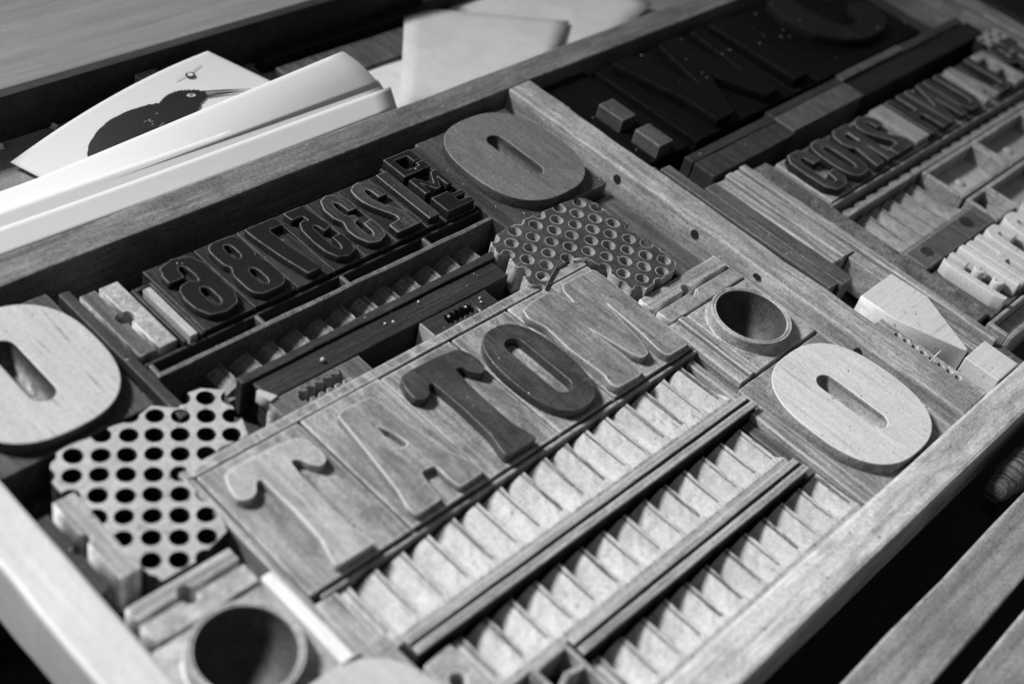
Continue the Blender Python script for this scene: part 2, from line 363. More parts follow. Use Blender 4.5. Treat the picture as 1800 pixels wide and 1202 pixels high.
on_print('printed_ring', ell(.793, .140, .0085, .0100, .0090, -.013), 'paper', .024)
on_print('printed_line', [(.72, .128), (.80, .121), (.885, .090), (.89, .094), (.81, .126), (.73, .134)], 'print_pale', .011)
for i in range(8):
    x, y = random.uniform(.42, .50), random.uniform(.30, .40)
    on_print('feather_fleck', [(x, y), (x+.014, y-.004), (x+.016, y-.002), (x+.003, y+.001)], 'paper', .020)

# the folded sheet that leans over the back rail
def prof(x):
    u = (x-3)/(11.25-3); u = max(0, min(1, u))
    right = [(10.345, -.45), (10.36, -.1), (10.375, .30), (10.385, .38)]
    return right
t = thing('folded_paper', 'thick folded white sheet standing along the back rail in front of the bird print', 'paper', (8, 10.5, -.8))
def ply1(s, v):
    x = 3.0+s*8.33; return (x+.12*v, 10.33+.30*v, -.03+.13*v+.012*math.sin(s*7+v))
def ply2(s, v):
    x = 3.0+s*8.36; return (x, 10.50+.31*v, .02+.145*v+.01*math.sin(s*5))
def roll(s, v):
    x = 3.0+s*8.05
    top = .03+(x-5.98)*.083 if x > 6.4 else .065+(x-6.4)*.01      # the rounded fold opens towards the right
    fr = .13
    if v < .5:
        u = v/.5; y = 10.72+.48*u; z = fr+(top-fr)*(u+.12*math.sin(u*math.pi))
    else:
        u = (v-.5)/.5; y = 11.20+.22*math.sin(u*math.pi/2)*(.6+.4*s); z = top-(.55*s+.2)*(1-math.cos(u*math.pi/2))
    return (x+.28*(1-min(1, v/.5)), y, z)
sheet('front_leaf', ply1, 24, 6, 'paper', .005, t, (8, 10.5, -.8))
sheet('middle_leaf', ply2, 24, 6, 'paper', .005, t, (8, 10.5, -.8))
sheet('rolled_leaf', roll, 30, 20, 'paper', .005, t, (8, 10.5, -.8))

def flat_sheet(label, quad, z, m, curl=.0):
    q = [Vector((x, y, zz)) for (x, y, zz) in quad]; c = sum(q, Vector())/4
    def fn(s, t):
        p = (1-t)*((1-s)*q[0]+s*q[1])+t*((1-s)*q[3]+s*q[2]); p.z += curl*4*s*(1-s); return p
    o = sheet('paper_sheet', fn, 10, 10, m, .008, None, tuple(c)); return tag(o, label, 'paper', 'sheets behind the case')
flat_sheet('large smudged sheet standing out behind the back rail, its left edge turned up', [(12.00, 10.90, -.62), (14.05, 13.02, -.60), (16.33, 11.42, -.60), (14.6, 9.98+.4, -.62)], 0, 'paper_grey', .04)
flat_sheet('pale sheet at the top edge, overlapped by the smudged sheet', [(14.75, 12.7, -.68), (16.5, 13.9, -.68), (18.35, 11.2, -.66), (15.9, 10.45, -.68)], 0, 'paper_grey', .02)
flat_sheet('small pale sheet corner showing between folded paper and smudged sheet', [(12.21, 12.01, -.70), (13.24, 12.2, -.70), (13.9, 10.9, -.72), (11.7, 10.45, -.72)], 0, 'paper_grey', .01)
box('paper_fold', 12.01, 12.03, 10.95, 11.0, -.7, -.6, 'paper', label='tiny turned-up paper corner beside the smudged sheet', cat='paper')

# ------------------------------------------------------------------ the four big O types
def big_o(label, cx, cy, body, face, w=1.70, h=1.90, cw=.27, ch=.98, flip=1):
    t = thing('wood_type', label, 'wood type', (cx, cy, B0), 'big letter O types in the corners of the left bay')
    x0, x1, y0, y1 = cx-w/2-.03, cx+w/2+.03, cy-h/2-.04, cy+h/2+.06
    me = poly('type_body', [rnd([(x0, y0), (x1, y0), (x1, y1), (x0, y1)], .02, 2), capsule(cx+.02, cy-.03, cw-.06, ch-.06)], B0, -.16, body, t, bev=.014)
    outer = stadium(cx, cy, w, h, 2.55, 72); inner = capsule(cx, cy, cw, ch, 12)
    fo = poly('letter_face', [outer, inner], -.18, 0, face, t, bev=.012, res=2)
    wall_mat0(fo, 'obody' if face == 'oface' else 'obody_dark', .45)  # letter sides darkened, their shade is put into the colour
    # sloping routed channel in the counter
    bm = bmesh.new(); a = capsule(cx, cy, cw+.01, ch+.01, 12); b = capsule(cx+.01, cy-.02, cw*.5, ch*.74, 12)
    va = [bm.verts.new((x-cx, y-cy, -.06-B0)) for x, y in a]; vb = [bm.verts.new((x-cx, y-cy, -.33-B0)) for x, y in b]
    for i in range(len(a)): bm.faces.new((va[i], va[(i+1) % len(a)], vb[(i+1) % len(a)], vb[i]))
    bm.faces.new(vb)
    bm_obj('counter', bm, 'obody' if face == 'oface' else body, t, (cx, cy, B0), True)
    return t
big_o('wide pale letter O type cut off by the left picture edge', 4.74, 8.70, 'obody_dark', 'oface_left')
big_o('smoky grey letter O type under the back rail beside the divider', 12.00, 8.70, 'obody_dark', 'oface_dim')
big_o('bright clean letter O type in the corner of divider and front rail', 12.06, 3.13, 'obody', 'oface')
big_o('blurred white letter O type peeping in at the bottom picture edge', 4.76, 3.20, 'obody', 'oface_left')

# ------------------------------------------------------------------ T A T O M (mirror-set type, reads MOTAT when printed)
TY0, TY1 = 4.90, 6.66
def shoulder(y): return y
T2 = [(7.86, 6.46), (8.02, 6.48), (8.38, 6.47), (8.70, 6.43), (8.76, 6.33), (8.79, 6.17), (8.76, 6.02), (8.66, 5.98), (8.59, 6.06), (8.54, 6.19), (8.46, 6.22), (8.43, 6.03),
      (8.41, 5.66), (8.41, 5.26), (8.48, 4.95), (8.23, 4.955), (8.01, 4.96), (8.03, 5.08), (8.09, 5.28), (8.11, 5.7), (8.10, 6.20), (8.04, 6.20), (7.97, 6.09), (7.87, 6.06), (7.77, 6.12), (7.79, 6.29)]
T1 = [((x-7.77)*1.04+5.44, y) for x, y in T2]
Mg = [(9.82, 6.46), (9.99, 6.50), (10.32, 6.51), (10.39, 6.42), (10.46, 6.20), (10.50, 6.42), (10.56, 6.50), (10.80, 6.51), (11.14, 6.49), (11.16, 6.3), (11.14, 4.97), (11.10, 4.91),
      (10.74, 4.92), (10.71, 5.04), (10.76, 5.40), (10.80, 5.98), (10.66, 5.30), (10.57, 5.09), (10.44, 5.08), (10.38, 5.20), (10.27, 5.80), (10.29, 5.24), (10.27, 4.96), (10.2, 4.91),
      (9.81, 4.93), (9.78, 5.03), (9.83, 5.17), (9.80, 5.69), (9.84, 6.10), (9.77, 6.33)]
Ag = [(6.94, 6.43), (7.09, 6.45), (7.40, 6.43), (7.45, 6.33), (7.48, 5.89), (7.56, 5.39), (7.68, 5.10), (7.66, 4.96), (7.32, 4.955), (7.30, 5.12), (7.31, 5.32), (7.13, 5.34),
      (7.08, 5.12), (7.06, 4.96), (6.72, 4.955), (6.70, 5.08), (6.77, 5.30), (6.85, 5.81), (6.91, 6.22)]
Ac = [(7.17, 6.08), (7.24, 5.95), (7.29, 5.70), (7.14, 5.70)]
grp = 'large types of the TATOM word row'
type_piece('pale rubbed letter T, first of the big word row at lower left', 5.34, 6.62, TY0, TY1, [[rnd(T1, .05)]], 'tbody', 'tface_pale', grp, sh=-.11, bev=.009)
type_piece('blurry grey letter A between the two T types', 6.63, 7.74, TY0, TY1, [[rnd(Ag, .04), rnd(Ac, .03)]], 'tbody', 'tface_mid', grp, sh=-.10, bev=.009)
type_piece('black inked letter T left of the dark O', 7.75, 8.83, TY0, TY1, [[rnd(T2, .05)]], 'tbody', 'tface_dark', grp, sh=-.125, bev=.008)
type_piece('black inked letter O with pale counter in the big word row', 8.84, 9.76, TY0, TY1, [[stadium(9.29, 5.70, .86, 1.48, 2.5, 56), capsule(9.30, 5.72, .25, .98)]], 'tbody', 'tface_dark', grp, sh=-.125, bev=.008)
type_piece('grey letter M with thin slits, last of the big word row', 9.77, 11.26, TY0, TY1, [[rnd(Mg, .04)]], 'tbody', 'tface_mid', grp, sh=-.115, bev=.009)
for x0, x1, i in ((5.46, 7.3, 0), (7.31, 9.4, 1), (9.41, 11.26, 2)):
    pass
box('furniture_strip', 5.34, 11.26, 6.665, 6.80, B0, -.11, 'tbody', label='flat worn strip above the big word row, behind its letters', cat='furniture')
box('lead_strip', 5.45, 11.28, 4.845, 4.89, B0, -.16, 'lead', jit=.002, label='thin metal lead glinting below the big word row', cat='lead')

# ------------------------------------------------------------------ fluted castings
def flute(label, x0, x1, y0, y1, ztop, depth=.19, pitch=.345, m='flute', phase=0, lip=.07, pinch=True, group='fluted castings in the left bay'):
    cx, cy = (x0+x1)/2, (y0+y1)/2
    bm = bmesh.new(); xs = []
    x = x0 - phase*pitch
    prf = [(0, 0), (.05, .22), (.12, .40), (.28, .60), (.48, .78), (.66, .90), (.74, .90), (.77, 1), (.82, 1), (.86, .86), (1, 0)]
    while x < x1:
        for a, h in prf[:-1]:
            q = x+a*pitch
            if x0 < q < x1: xs.append((q, h))
        x += pitch
    xs = [(x0, xs[0][1])]+xs+[(x1, xs[-1][1])]
    ny = 8
    rows = []
    for j in range(ny+1):
        y = y0+lip+(y1-y0-lip)*j/ny
        dd = depth*(min(1, (j/ny)/.45)**.6 if pinch else 1)
        rows.append([bm.verts.new((q-cx, y-cy, ztop-dd*(1-h)-B0+random.uniform(-.006, .006))) for q, h in xs])
    for j in range(ny):
        for i in range(len(xs)-1): bm.faces.new((rows[j][i], rows[j][i+1], rows[j+1][i+1], rows[j+1][i]))
    # front lip, flat, and the sides down to the bed
    lipT = [bm.verts.new((q-cx, y0+lip*.6-cy, ztop-(.01 if pinch else depth*.55)-B0)) for q, h in xs]
    lipF = [bm.verts.new((q-cx, y0-cy, ztop-(.02 if pinch else depth*.55)-B0)) for q, h in xs]
    bot = [bm.verts.new((q-cx, y0-cy, 0)) for q, h in xs]; botb = [bm.verts.new((q-cx, y1-cy, 0)) for q, h in xs]
    for a, b in ((rows[0], lipT), (lipT, lipF), (lipF, bot), (rows[-1], botb)):
        for i in range(len(xs)-1): bm.faces.new((a[i], a[i+1], b[i+1], b[i]))
    for k in (0, -1):
        bm.faces.new([bot[k], lipF[k], lipT[k]]+[r[k] for r in rows]+[botb[k]])
    for f in bm.faces:                                          # shade of the fine line beside each crest, put into colour
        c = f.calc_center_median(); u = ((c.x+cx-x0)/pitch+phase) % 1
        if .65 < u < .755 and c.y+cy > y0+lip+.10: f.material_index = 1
    o = bm_obj('fluted_furniture', bm, m, None, (cx, cy, B0)); o.data.materials.append(M['crest_shade']); return tag(o, label, 'fluted casting', group)
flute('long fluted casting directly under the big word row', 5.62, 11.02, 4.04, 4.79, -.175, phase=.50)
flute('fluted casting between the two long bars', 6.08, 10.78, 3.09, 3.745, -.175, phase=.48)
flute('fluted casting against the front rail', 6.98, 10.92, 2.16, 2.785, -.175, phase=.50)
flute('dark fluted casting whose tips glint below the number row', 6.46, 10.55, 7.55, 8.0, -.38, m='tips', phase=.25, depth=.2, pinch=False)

# bars
def bar(label, x0, x1, y0, y1, z, m='fur_x'):
    t = thing('long_bar', label, 'bar', ((x0+x1)/2, (y0+y1)/2, B0), 'long grooved bars between the fluted castings')
    w = y1-y0
    box('bar_body', x0, x1, y0+.012, y1, B0, z-.04, 'fur_dark', t)  # dark colour stands in for shade on the front and in the groove
    box('rib', x0+.01, x1, y0+.005, y0+w*.42, z-.042, z, m, t, jit=.003)
    box('rib', x0+.01, x1-.03, y0+w*.62, y1-.005, z-.042, z-.005, m, t, jit=.003)
    return t
bar('long grooved wooden bar, the upper of two, below the first fluted casting', 5.68, 11.08, 3.80, 4.02, -.045)
bar('long grooved wooden bar, the lower and shorter of two', 6.90, 10.76, 2.84, 3.06, -.045)
box('end_block', 10.79, 10.93, 3.09, 3.77, B0, -.22, 'fur_mid', label='dark scuffed block ending the middle fluted casting', cat='furniture')
box('end_block', 10.80, 10.96, 2.83, 3.06, B0, -.24, 'fur_mid', label='small grey block at the right end of the lower bar', cat='furniture')
# pieces at the left ends of bars
t = poly('pierced_piece', [rnd([(5.68, 3.72), (6.04, 3.75), (6.06, 2.6), (5.68, 2.6)], .03), capsule(5.83, 3.42, .16, .16), capsule(5.90, 3.10, .14, .14)], B0, -.14, 'lead', None)
tag(t, 'pale metal piece with two round holes beside the bottom white O', 'metal piece')
t = thing('triangle_tray', 'small open metal tray with slanting ribs at the lower bar left end', 'tray', (6.66, 2.9, B0))
box('tray_wall', 6.42, 6.47, 2.2, 3.07, B0, -.12, 'lead', t); box('tray_wall', 6.86, 6.91, 2.2, 3.07, B0, -.12, 'lead', t)
box('tray_wall', 6.475, 6.855, 3.02, 3.07, B0, -.12, 'lead', t)
poly('rib', [[(6.475, 2.78), (6.66, 2.86), (6.855, 2.82), (6.855, 2.77), (6.66, 2.80), (6.475, 2.73)]], B0, -.13, 'lead', t, bev=.005)
poly('rib', [[(6.475, 2.5), (6.66, 2.60), (6.855, 2.52), (6.855, 2.47), (6.66, 2.55), (6.475, 2.45)]], B0, -.13, 'lead', t, bev=.005)
# columns to the right of the flutes
box('furniture_strip', 11.05, 11.16, 3.85, 4.80, B0, -.20, 'fur_y', label='short dark-edged strip right of the first fluted casting', cat='furniture')
box('furniture_strip', 10.97, 11.18, 2.16, 3.80, B0, -.14, 'fur_y', label='pale strip between the bar ends and the bright letter O', cat='furniture')
box('furniture_strip', 11.29, 11.45, 4.18, 5.33, B0, -.14, 'fur_y', label='ribbed strip right of the letter M, outer one', cat='furniture')
box('furniture_strip', 11.47, 11.57, 4.18, 5.33, B0, -.10, 'fur_y', label='bright narrow strip between ribbed strip and cup block', cat='furniture')
box('furniture_strip', 11.585, 11.68, 4.18, 5.33, B0, -.16, 'fur_y', label='grey narrow strip touching the cup block', cat='furniture')
box('furniture_strip', 11.18, 11.28, 4.16, 6.62, B0, -.17, 'fur_mid', label='long grey strip along the right side of the letter M', cat='furniture') if 0 else None

# cups
def cup(label, cx, cy, block_label, bx0, bx1, by0, by1):
    t = thing('cup_type', label, 'round type', (cx, cy, B0), 'round cup-like types')
    box('type_body', bx0, bx1, by0, by1, B0, -.17, 'lead', t, cuts=2)
    bm = bmesh.new(); n = 48
    prof = [(.575, -.17), (.545, -.13), (.53, -.03), (.515, 0), (.485, 0), (.47, -.02), (.42, -.165)]
    prof_in = [(.42, -.165), (.36, -.4), (.30, -.56), (.0, -.58)]
    def lathe(pr):
        b = bmesh.new(); R_ = []
        for r, z in pr:
            if r == 0: R_.append([b.verts.new((0, 0, z-B0))]); continue
            R_.append([b.verts.new((r*math.cos(2*math.pi*k/n), r*math.sin(2*math.pi*k/n), z-B0)) for k in range(n)])
        for a, c in zip(R_, R_[1:]):
            for k in range(n):
                if len(c) == 1: b.faces.new((a[k], a[(k+1) % n], c[0]))
                else: b.faces.new((a[k], a[(k+1) % n], c[(k+1) % n], c[k]))
        return b
    return t, lathe, prof, prof_in
for (label, cx, cy, bx0, bx1, by0, by1) in (('round cup-shaped type with thin double rim beside the divider', 12.25, 4.78, 11.70, 12.97, 4.19, 5.34),
                                            ('blurred round cup-shaped type at the bottom left', 4.50, 4.76, 3.90, 5.10, 4.17, 5.31)):
    t = thing('cup_type', label, 'round type', (cx, cy, B0), 'round cup-shaped types')
    # block with a round well through it
    sq = rnd([(bx0, by0), (bx1, by0), (bx1, by1), (bx0, by1)], .02, 2)
    circ = [(cx+.47*math.cos(2*math.pi*k/48), cy+.47*math.sin(2*math.pi*k/48)) for k in range(48)]
    poly('type_body', [sq, circ], B0, -.17, 'lead', t)
    n = 64
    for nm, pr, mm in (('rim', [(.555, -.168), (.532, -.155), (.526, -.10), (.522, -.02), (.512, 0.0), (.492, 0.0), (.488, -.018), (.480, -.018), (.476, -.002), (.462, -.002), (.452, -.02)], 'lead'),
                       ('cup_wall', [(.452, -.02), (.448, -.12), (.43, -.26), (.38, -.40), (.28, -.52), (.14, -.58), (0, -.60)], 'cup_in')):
        b = bmesh.new(); R_ = []
        for r, z in pr:
            if r == 0: R_.append([b.verts.new((0, 0, z-B0))]); continue
            R_.append([b.verts.new((r*math.cos(2*math.pi*k/n), r*math.sin(2*math.pi*k/n), z-B0)) for k in range(n)])
        for a, c in zip(R_, R_[1:]):
            for k in range(n):
                if len(c) == 1: b.faces.new((a[k], a[(k+1) % n], c[0]))
                else: b.faces.new((a[k], a[(k+1) % n], c[(k+1) % n], c[k]))
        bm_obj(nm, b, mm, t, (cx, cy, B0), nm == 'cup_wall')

# spacers with a round notch between two halves
def notched(label, x0, x1, y0, y1, axis, m, z=-.15, nside=1, r=.09, npos=.5):
    pts = [(x0, y0), (x1, y0), (x1, y1), (x0, y1)]
    if axis == 'X':
        cx = x0+(x1-x0)*npos; arc = [(cx+r*math.cos(a), (y1 if nside > 0 else y0)-nside*abs(r*math.sin(a))) for a in [math.pi*i/8 for i in range(9)]]
        if nside > 0: lp = [(x0, y0), (x1, y0), (x1, y1)]+arc+[(x0, y1)]
        else: lp = [(x0, y0)]+arc[::-1]+[(x1, y0), (x1, y1), (x0, y1)]
    else:
        cy = y0+(y1-y0)*npos; arc = [((x1 if nside > 0 else x0)-nside*abs(r*math.sin(a)), cy-r*math.cos(a)) for a in [math.pi*i/8 for i in range(9)]]
        if nside > 0: lp = [(x0, y0), (x1, y0)]+arc+[(x1, y1), (x0, y1)]
        else: lp = [(x0, y0), (x1, y0), (x1, y1), (x0, y1)]+arc[::-1]
    o = poly('notched_spacer', [lp], B0, z, m); return tag(o, label, 'spacer', 'spacers with a round notch')
notched('narrow grey notched spacer, outer of the pair at the divider side', 11.40, 12.98, 5.66, 5.88, 'X', 'fur_x', -.17, -1, .08, .45)
notched('broad grey notched spacer next to the right cup block', 11.40, 12.97, 5.37, 5.585, 'X', 'lead', -.15, 1, .08, .45)
notched('blurred pale notched spacer below the left pierced plate', 3.98, 5.10, 5.64, 5.80, 'X', 'fur_x', -.13, -1, .075, .46)
notched('broad blurred notched spacer above the left cup block', 3.98, 5.10, 5.34, 5.57, 'X', 'lead', -.13, 1, .075, .46)
notched('blurred upright spacer lying over the left pierced plate corner', 4.10, 4.325, 6.06, 7.14, 'Y', 'fur_y', -.08, -1, .06, .52)
notched('dark upright spacer against the left rail', 3.86, 4.03, 6.07, 7.10, 'Y', 'fur_dark_y', -.16, 1, .06, .52)
box('white_strip', 5.115, 5.245, 4.17, 5.34, B0, -.10, 'white', label='bright white narrow strip between left cup block and grey strip', cat='strip')
box('furniture_strip', 5.255, 5.33, 4.17, 6.80, B0, -.13, 'fur_y', label='long pale strip left of the big word row', cat='furniture')
box('furniture_strip', 5.34, 5.60, 4.05, 4.83, B0, -.17, 'fur_y', label='short pale strip left of the first fluted casting', cat='furniture')

# ------------------------------------------------------------------ pierced plates
def wall_mat(o, m, lim=.5):
    """side walls under the top: bare, or hole shade put into the colour"""
    o.data.materials.append(M[m])
    k = len(o.data.materials)-1
    for p in o.data.polygons:
        if abs(p.normal.z) < lim: p.material_index = k
def pierced(label, outline, holes, r, m, top=-.05, th=.42):
    cx = sum(p[0] for p in outline)/len(outline); cy = sum(p[1] for p in outline)/len(outline)
    me = poly_mesh('pierced_plate', [[(x-cx, y-cy) for x, y in outline]], 0, th, .01)
    o = link('pierced_plate', me, m, None, (cx, cy, top-th))
    bm = bmesh.new()
    for x, y in holes:
        mt = Matrix.Translation((x-cx, y-cy, th/2)) @ Matrix.Diagonal((1, random.uniform(.93, 1.06), 1, 1))
        bmesh.ops.create_cone(bm, cap_ends=True, segments=22, radius1=r*.93, radius2=r, depth=th*2, matrix=mt)
    me2 = bpy.data.meshes.new('cut'); bm.to_mesh(me2); bm.free()
    c = bpy.data.objects.new('cut', me2); COL.objects.link(c); c.location = o.location
    md = o.modifiers.new('b', 'BOOLEAN'); md.operation = 'DIFFERENCE'; md.object = c; md.solver = 'EXACT'
    d = bpy.context.evaluated_depsgraph_get(); d.update()
    nm = bpy.data.meshes.new_from_object(o.evaluated_get(d)); o.modifiers.clear(); o.data = nm
    if not nm.materials: nm.materials.append(M[m])
    bpy.data.objects.remove(c)
    wall_mat(o, 'side_wood' if m == 'perf_r' else 'hole')  # pale plates: shade of the deep holes put into the wall colour
    return tag(o, label, 'pierced plate', 'pierced plates with round holes')
def lattice(ox, oy, v1, v2, n, poly_, pad=.0):
    def inside(x, y):
        c = False; j = len(poly_)-1
        for i in range(len(poly_)):
            (xi, yi), (xj, yj) = poly_[i], poly_[j]
            if (yi > y) != (yj > y) and x < (xj-xi)*(y-yi)/(yj-yi)+xi: c = not c
            j = i
        return c
    out = []
    for i in range(-n, n):
        for j in range(-n, n):
            x, y = ox+i*v1[0]+j*v2[0], oy+i*v1[1]+j*v2[1]
            ok = any(inside(x+dx*.06, y+dy*.06) for dx in (-1, 0, 1) for dy in (-1, 0, 1))
            if ok: out.append((x+random.uniform(-.006, .006), y+random.uniform(-.006, .006)))
    return out
PL = [(4.42, 7.66), (4.25, 7.45), (4.23, 7.2), (4.34, 7.05), (4.33, 6.8), (4.335, 6.55), (4.33, 6.3), (4.34, 6.1), (4.35, 5.95), (4.4, 5.84), (4.76, 5.83), (5.0, 5.90), (5.2, 5.95), (5.28, 6.15), (5.27, 6.45),
      (5.25, 6.68), (5.5, 6.70), (5.75, 6.82), (6.1, 6.80), (6.18, 7.0), (6.22, 7.25), (6.28, 7.45), (6.1, 7.60), (5.95, 7.62), (5.75, 7.5), (5.55, 7.68), (5.3, 7.62), (5.1, 7.66), (4.8, 7.66), (4.65, 7.70)]
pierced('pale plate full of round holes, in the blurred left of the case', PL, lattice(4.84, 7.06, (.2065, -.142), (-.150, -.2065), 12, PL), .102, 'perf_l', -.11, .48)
PR = [(10.34, 7.48), (10.42, 7.25), (10.38, 7.05), (10.28, 6.78), (10.42, 6.62), (10.62, 6.72), (10.85, 6.82), (11.1, 6.80), (11.30, 6.72), (11.33, 6.4), (11.34, 6.0), (11.40, 5.89), (11.8, 5.90), (12.1, 5.91), (12.28, 6.0),
      (12.30, 6.3), (12.25, 6.6), (12.34, 6.95), (12.25, 7.15), (12.28, 7.4), (12.2, 7.6), (11.9, 7.66), (11.5, 7.68), (11.1, 7.7), (10.8, 7.69), (10.5, 7.66)]
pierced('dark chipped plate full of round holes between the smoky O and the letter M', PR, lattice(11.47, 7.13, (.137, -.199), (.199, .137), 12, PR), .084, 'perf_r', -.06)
box('dark_filler', 12.42, 12.97, 5.95, 7.66, B0, -.35, 'fur_mid', label='rough low filler between the dark pierced plate and the divider', cat='furniture')

# ------------------------------------------------------------------ number row
def sc(loop, x0, x1, y0=8.31, y1=9.32):
    return [(x0+u*(x1-x0), y0+v*(y1-y0)) for u, v in loop]
eight_o = []
for i in range(64):
    a = 2*math.pi*i/64; y = .5+.5*math.sin(a)
    s = math.sin(a); c = math.cos(a)
    w = .50*(1-abs((y-.5)/.5)**5)**.5 if 1 else 0
    top = max(0, 1-((y-.755)/.255)**4)**.4*.46; bot = max(0, 1-((y-.275)/.285)**4)**.4*.5
    w = max(top, bot, .36 if .2 < y < .8 else 0)
    eight_o.append((.5+math.copysign(w, c) if abs(c) > 1e-6 else .5, y))
EIGHT = lambda x0, x1: [sc(eight_o, x0, x1), sc(capsule(.5, .755, .20, .27), x0, x1), sc(capsule(.5, .27, .20, .30), x0, x1)]
SEVEN = [(.0, 1), (1, 1), (1, .82), (.93, .84), (.55, .84), (.62, .45), (.78, 0), (.32, 0), (.14, .4), (.02, .80)]
FIVE = [(.06, 1.0), (.80, 1), (.93, .52), (.60, .48), (.56, .60), (.48, .64), (.42, .58), (.40, .35), (.42, .2), (.5, .13), (.58, .2), (.60, .36), (.97, .36), (.95, .16), (.82, .03), (.5, -.01), (.18, .04), (.03, .2), (.0, .4),
        (.05, .64), (.2, .76), (.42, .78), (.5, .74), (.48, .84), (.10, .84)]
THREE = [(.2, .96), (.5, 1.01), (.8, .96), (.97, .82), (.98, .62), (.62, .62), (.60, .80), (.5, .86), (.42, .80), (.40, .66), (.46, .56), (.66, .54), (.66, .44), (.44, .42), (.40, .32), (.42, .16), (.5, .12), (.60, .18), (.62, .36), (.98, .38), (.98, .18), (.84, .04), (.5, -.01), (.18, .04), (.02, .2), (.0, .36), (.14, .49), (.02, .62), (.02, .80)]
TWO = [(.1, .93), (.3, .99), (.55, 1.01), (.85, .92), (.97, .78), (.96, .64), (.60, .64), (.60, .80), (.5, .86), (.42, .80), (.40, .66), (.52, .50), (.9, .26), (.98, .18), (.98, 0), (.0, 0), (.0, .17), (.44, .19), (.46, .27), (.18, .50), (.04, .66), (.02, .80)]
SIX = [(.12, .95), (.5, 1.01), (.86, .94), (.98, .78), (1, .5), (.98, .2), (.84, .04), (.5, -.01), (.16, .04), (.02, .2), (.0, .38), (.06, .53), (.2, .60), (.42, .61), (.56, .55), (.60, .66), (.58, .82), (.5, .87), (.42, .81), (.40, .68), (.02, .68), (.03, .82)]
SIXH = capsule(.5, .29, .2, .32)
ONE = [(.0, 1), (1, 1), (1, 0), (0, 0)]
grp = 'condensed number types under the back rail'
NY0, NY1 = 8.25, 9.42
def num(label, x0, x1, loops, face='ink', body='inkbody', sh=-.10):
    return type_piece(label, x0-.04, x1+.04, NY0, NY1, loops, body, face, grp, sh=sh)
num('black inked round figure with a side opening, leftmost of the number row', 6.66, 7.26, [[rnd(sc(SIX, 6.68, 7.24), .03), sc(SIXH, 6.68, 7.24)]])
num('black figure 8 with thin lit outline in the number row', 7.34, 7.88, [[rnd(p, .02) if i == 0 else p for i, p in enumerate(EIGHT(7.36, 7.86))]])
num('black mirrored figure 7 right of the 8', 7.95, 8.43, [[rnd(sc(SEVEN, 7.96, 8.42), .03)]])
num('black mirrored figure 5 between the 7 and the 3', 8.50, 8.94, [[rnd(sc(FIVE, 8.51, 8.93), .025)]])
num('mirrored figure 3 with bright outline in the number row', 8.99, 9.44, [[rnd(sc(THREE, 9.0, 9.42), .025)]], 'ink_grey')
num('mirrored figure 2 with grey rubbed top', 9.50, 9.95, [[rnd(sc(TWO, 9.51, 9.94), .025)]], 'ink_grey')
num('narrow figure 1, a plain grey bar, right of the 2', 10.01, 10.24, [[rnd(sc(ONE, 10.04, 10.22), .01)]], 'ink_grey')
EE = [(0, 1), (1, 1), (1, .55), (.8, .55), (.8, .84), (.2, .84), (.2, .16), (.8, .16), (.8, .45), (1, .45), (1, 0), (0, 0)]
EM = [(0, 0), (1, 0), (1, .2), (.35, .35), (1, .5), (.35, .65), (1, .8), (1, 1), (0, 1), (0, .8), (.6, .65), (0, .5), (.6, .35), (0, .2)]
EM2 = [(0, 0), (.2, 0), (.2, .6), (.42, 0), (.58, 0), (.8, .6), (.8, 0), (1, 0), (1, 1), (.78, 1), (.5, .35), (.22, 1), (0, 1)]
g2 = 'small sideways letter types right of the number row'
type_piece('small open square letter C, bright outlined, at the top of the stacked small types', 10.30, 10.86, 9.06, 9.54, [[rnd(sc([(0, 1), (1, 1), (1, .45), (.72, .45), (.72, .78), (.25, .78), (.25, .22), (.72, .22), (.72, .38), (1, .38), (1, 0), (0, 0)], 10.34, 10.81, 9.1, 9.52), .015)]], 'inkbody', 'ink', g2, sh=-.14)
type_piece('small black zigzag letter M below the square letter', 10.30, 10.86, 8.66, 9.05, [[rnd(sc(EM2, 10.34, 10.82, 8.70, 9.02), .01)]], 'inkbody', 'ink', g2, sh=-.14)
type_piece('small black letter F lowest of the stacked small types', 10.30, 10.86, 8.25, 8.65, [[rnd(sc([(0, 0), (1, 0), (1, .3), (.6, .3), (.6, .55), (1, .55), (1, .8), (.6, .8), (.6, 1), (0, 1)], 10.34, 10.82, 8.28, 8.6), .01)]], 'inkbody', 'ink', g2, sh=-.14)
box('furniture_strip', 10.88, 11.10, 7.72, 9.62, B0, -.12, 'fur_dark_y', label='dark ridged upright strip left of the smoky O', cat='furniture')
# left end: frame, split spacer
t = thing('frame_type', 'hollow rectangular frame type with a bright bar inside, left of the number row', 'frame type', (6.46, 8.8, B0))
box('frame_side', 6.35, 6.40, 8.24, 9.22, B0, -.10, 'inkbody', t); box('frame_side', 6.58, 6.63, 8.24, 9.22, B0, -.10, 'inkbody', t)
box('frame_side', 6.405, 6.575, 9.17, 9.22, B0, -.10, 'inkbody', t)
box('inner_bar', 6.45, 6.55, 8.26, 9.14, B0, -.08, 'flute', t)
for lab, a, b, ns, m in (('grey half of the split spacer left of the number row', 5.86, 6.05, 1, 'fur_mid'), ('bright half of the split spacer left of the number row', 6.10, 6.33, -1, 'lead')):
    notched(lab, a, b, 8.33, 9.44, 'Y', m, -.12, ns, .085, .52)
box('furniture_strip', 5.70, 5.83, 7.38, 9.60, B0, -.13, 'fur_dark_y', label='long dark strip between the left O and the number row', cat='furniture')
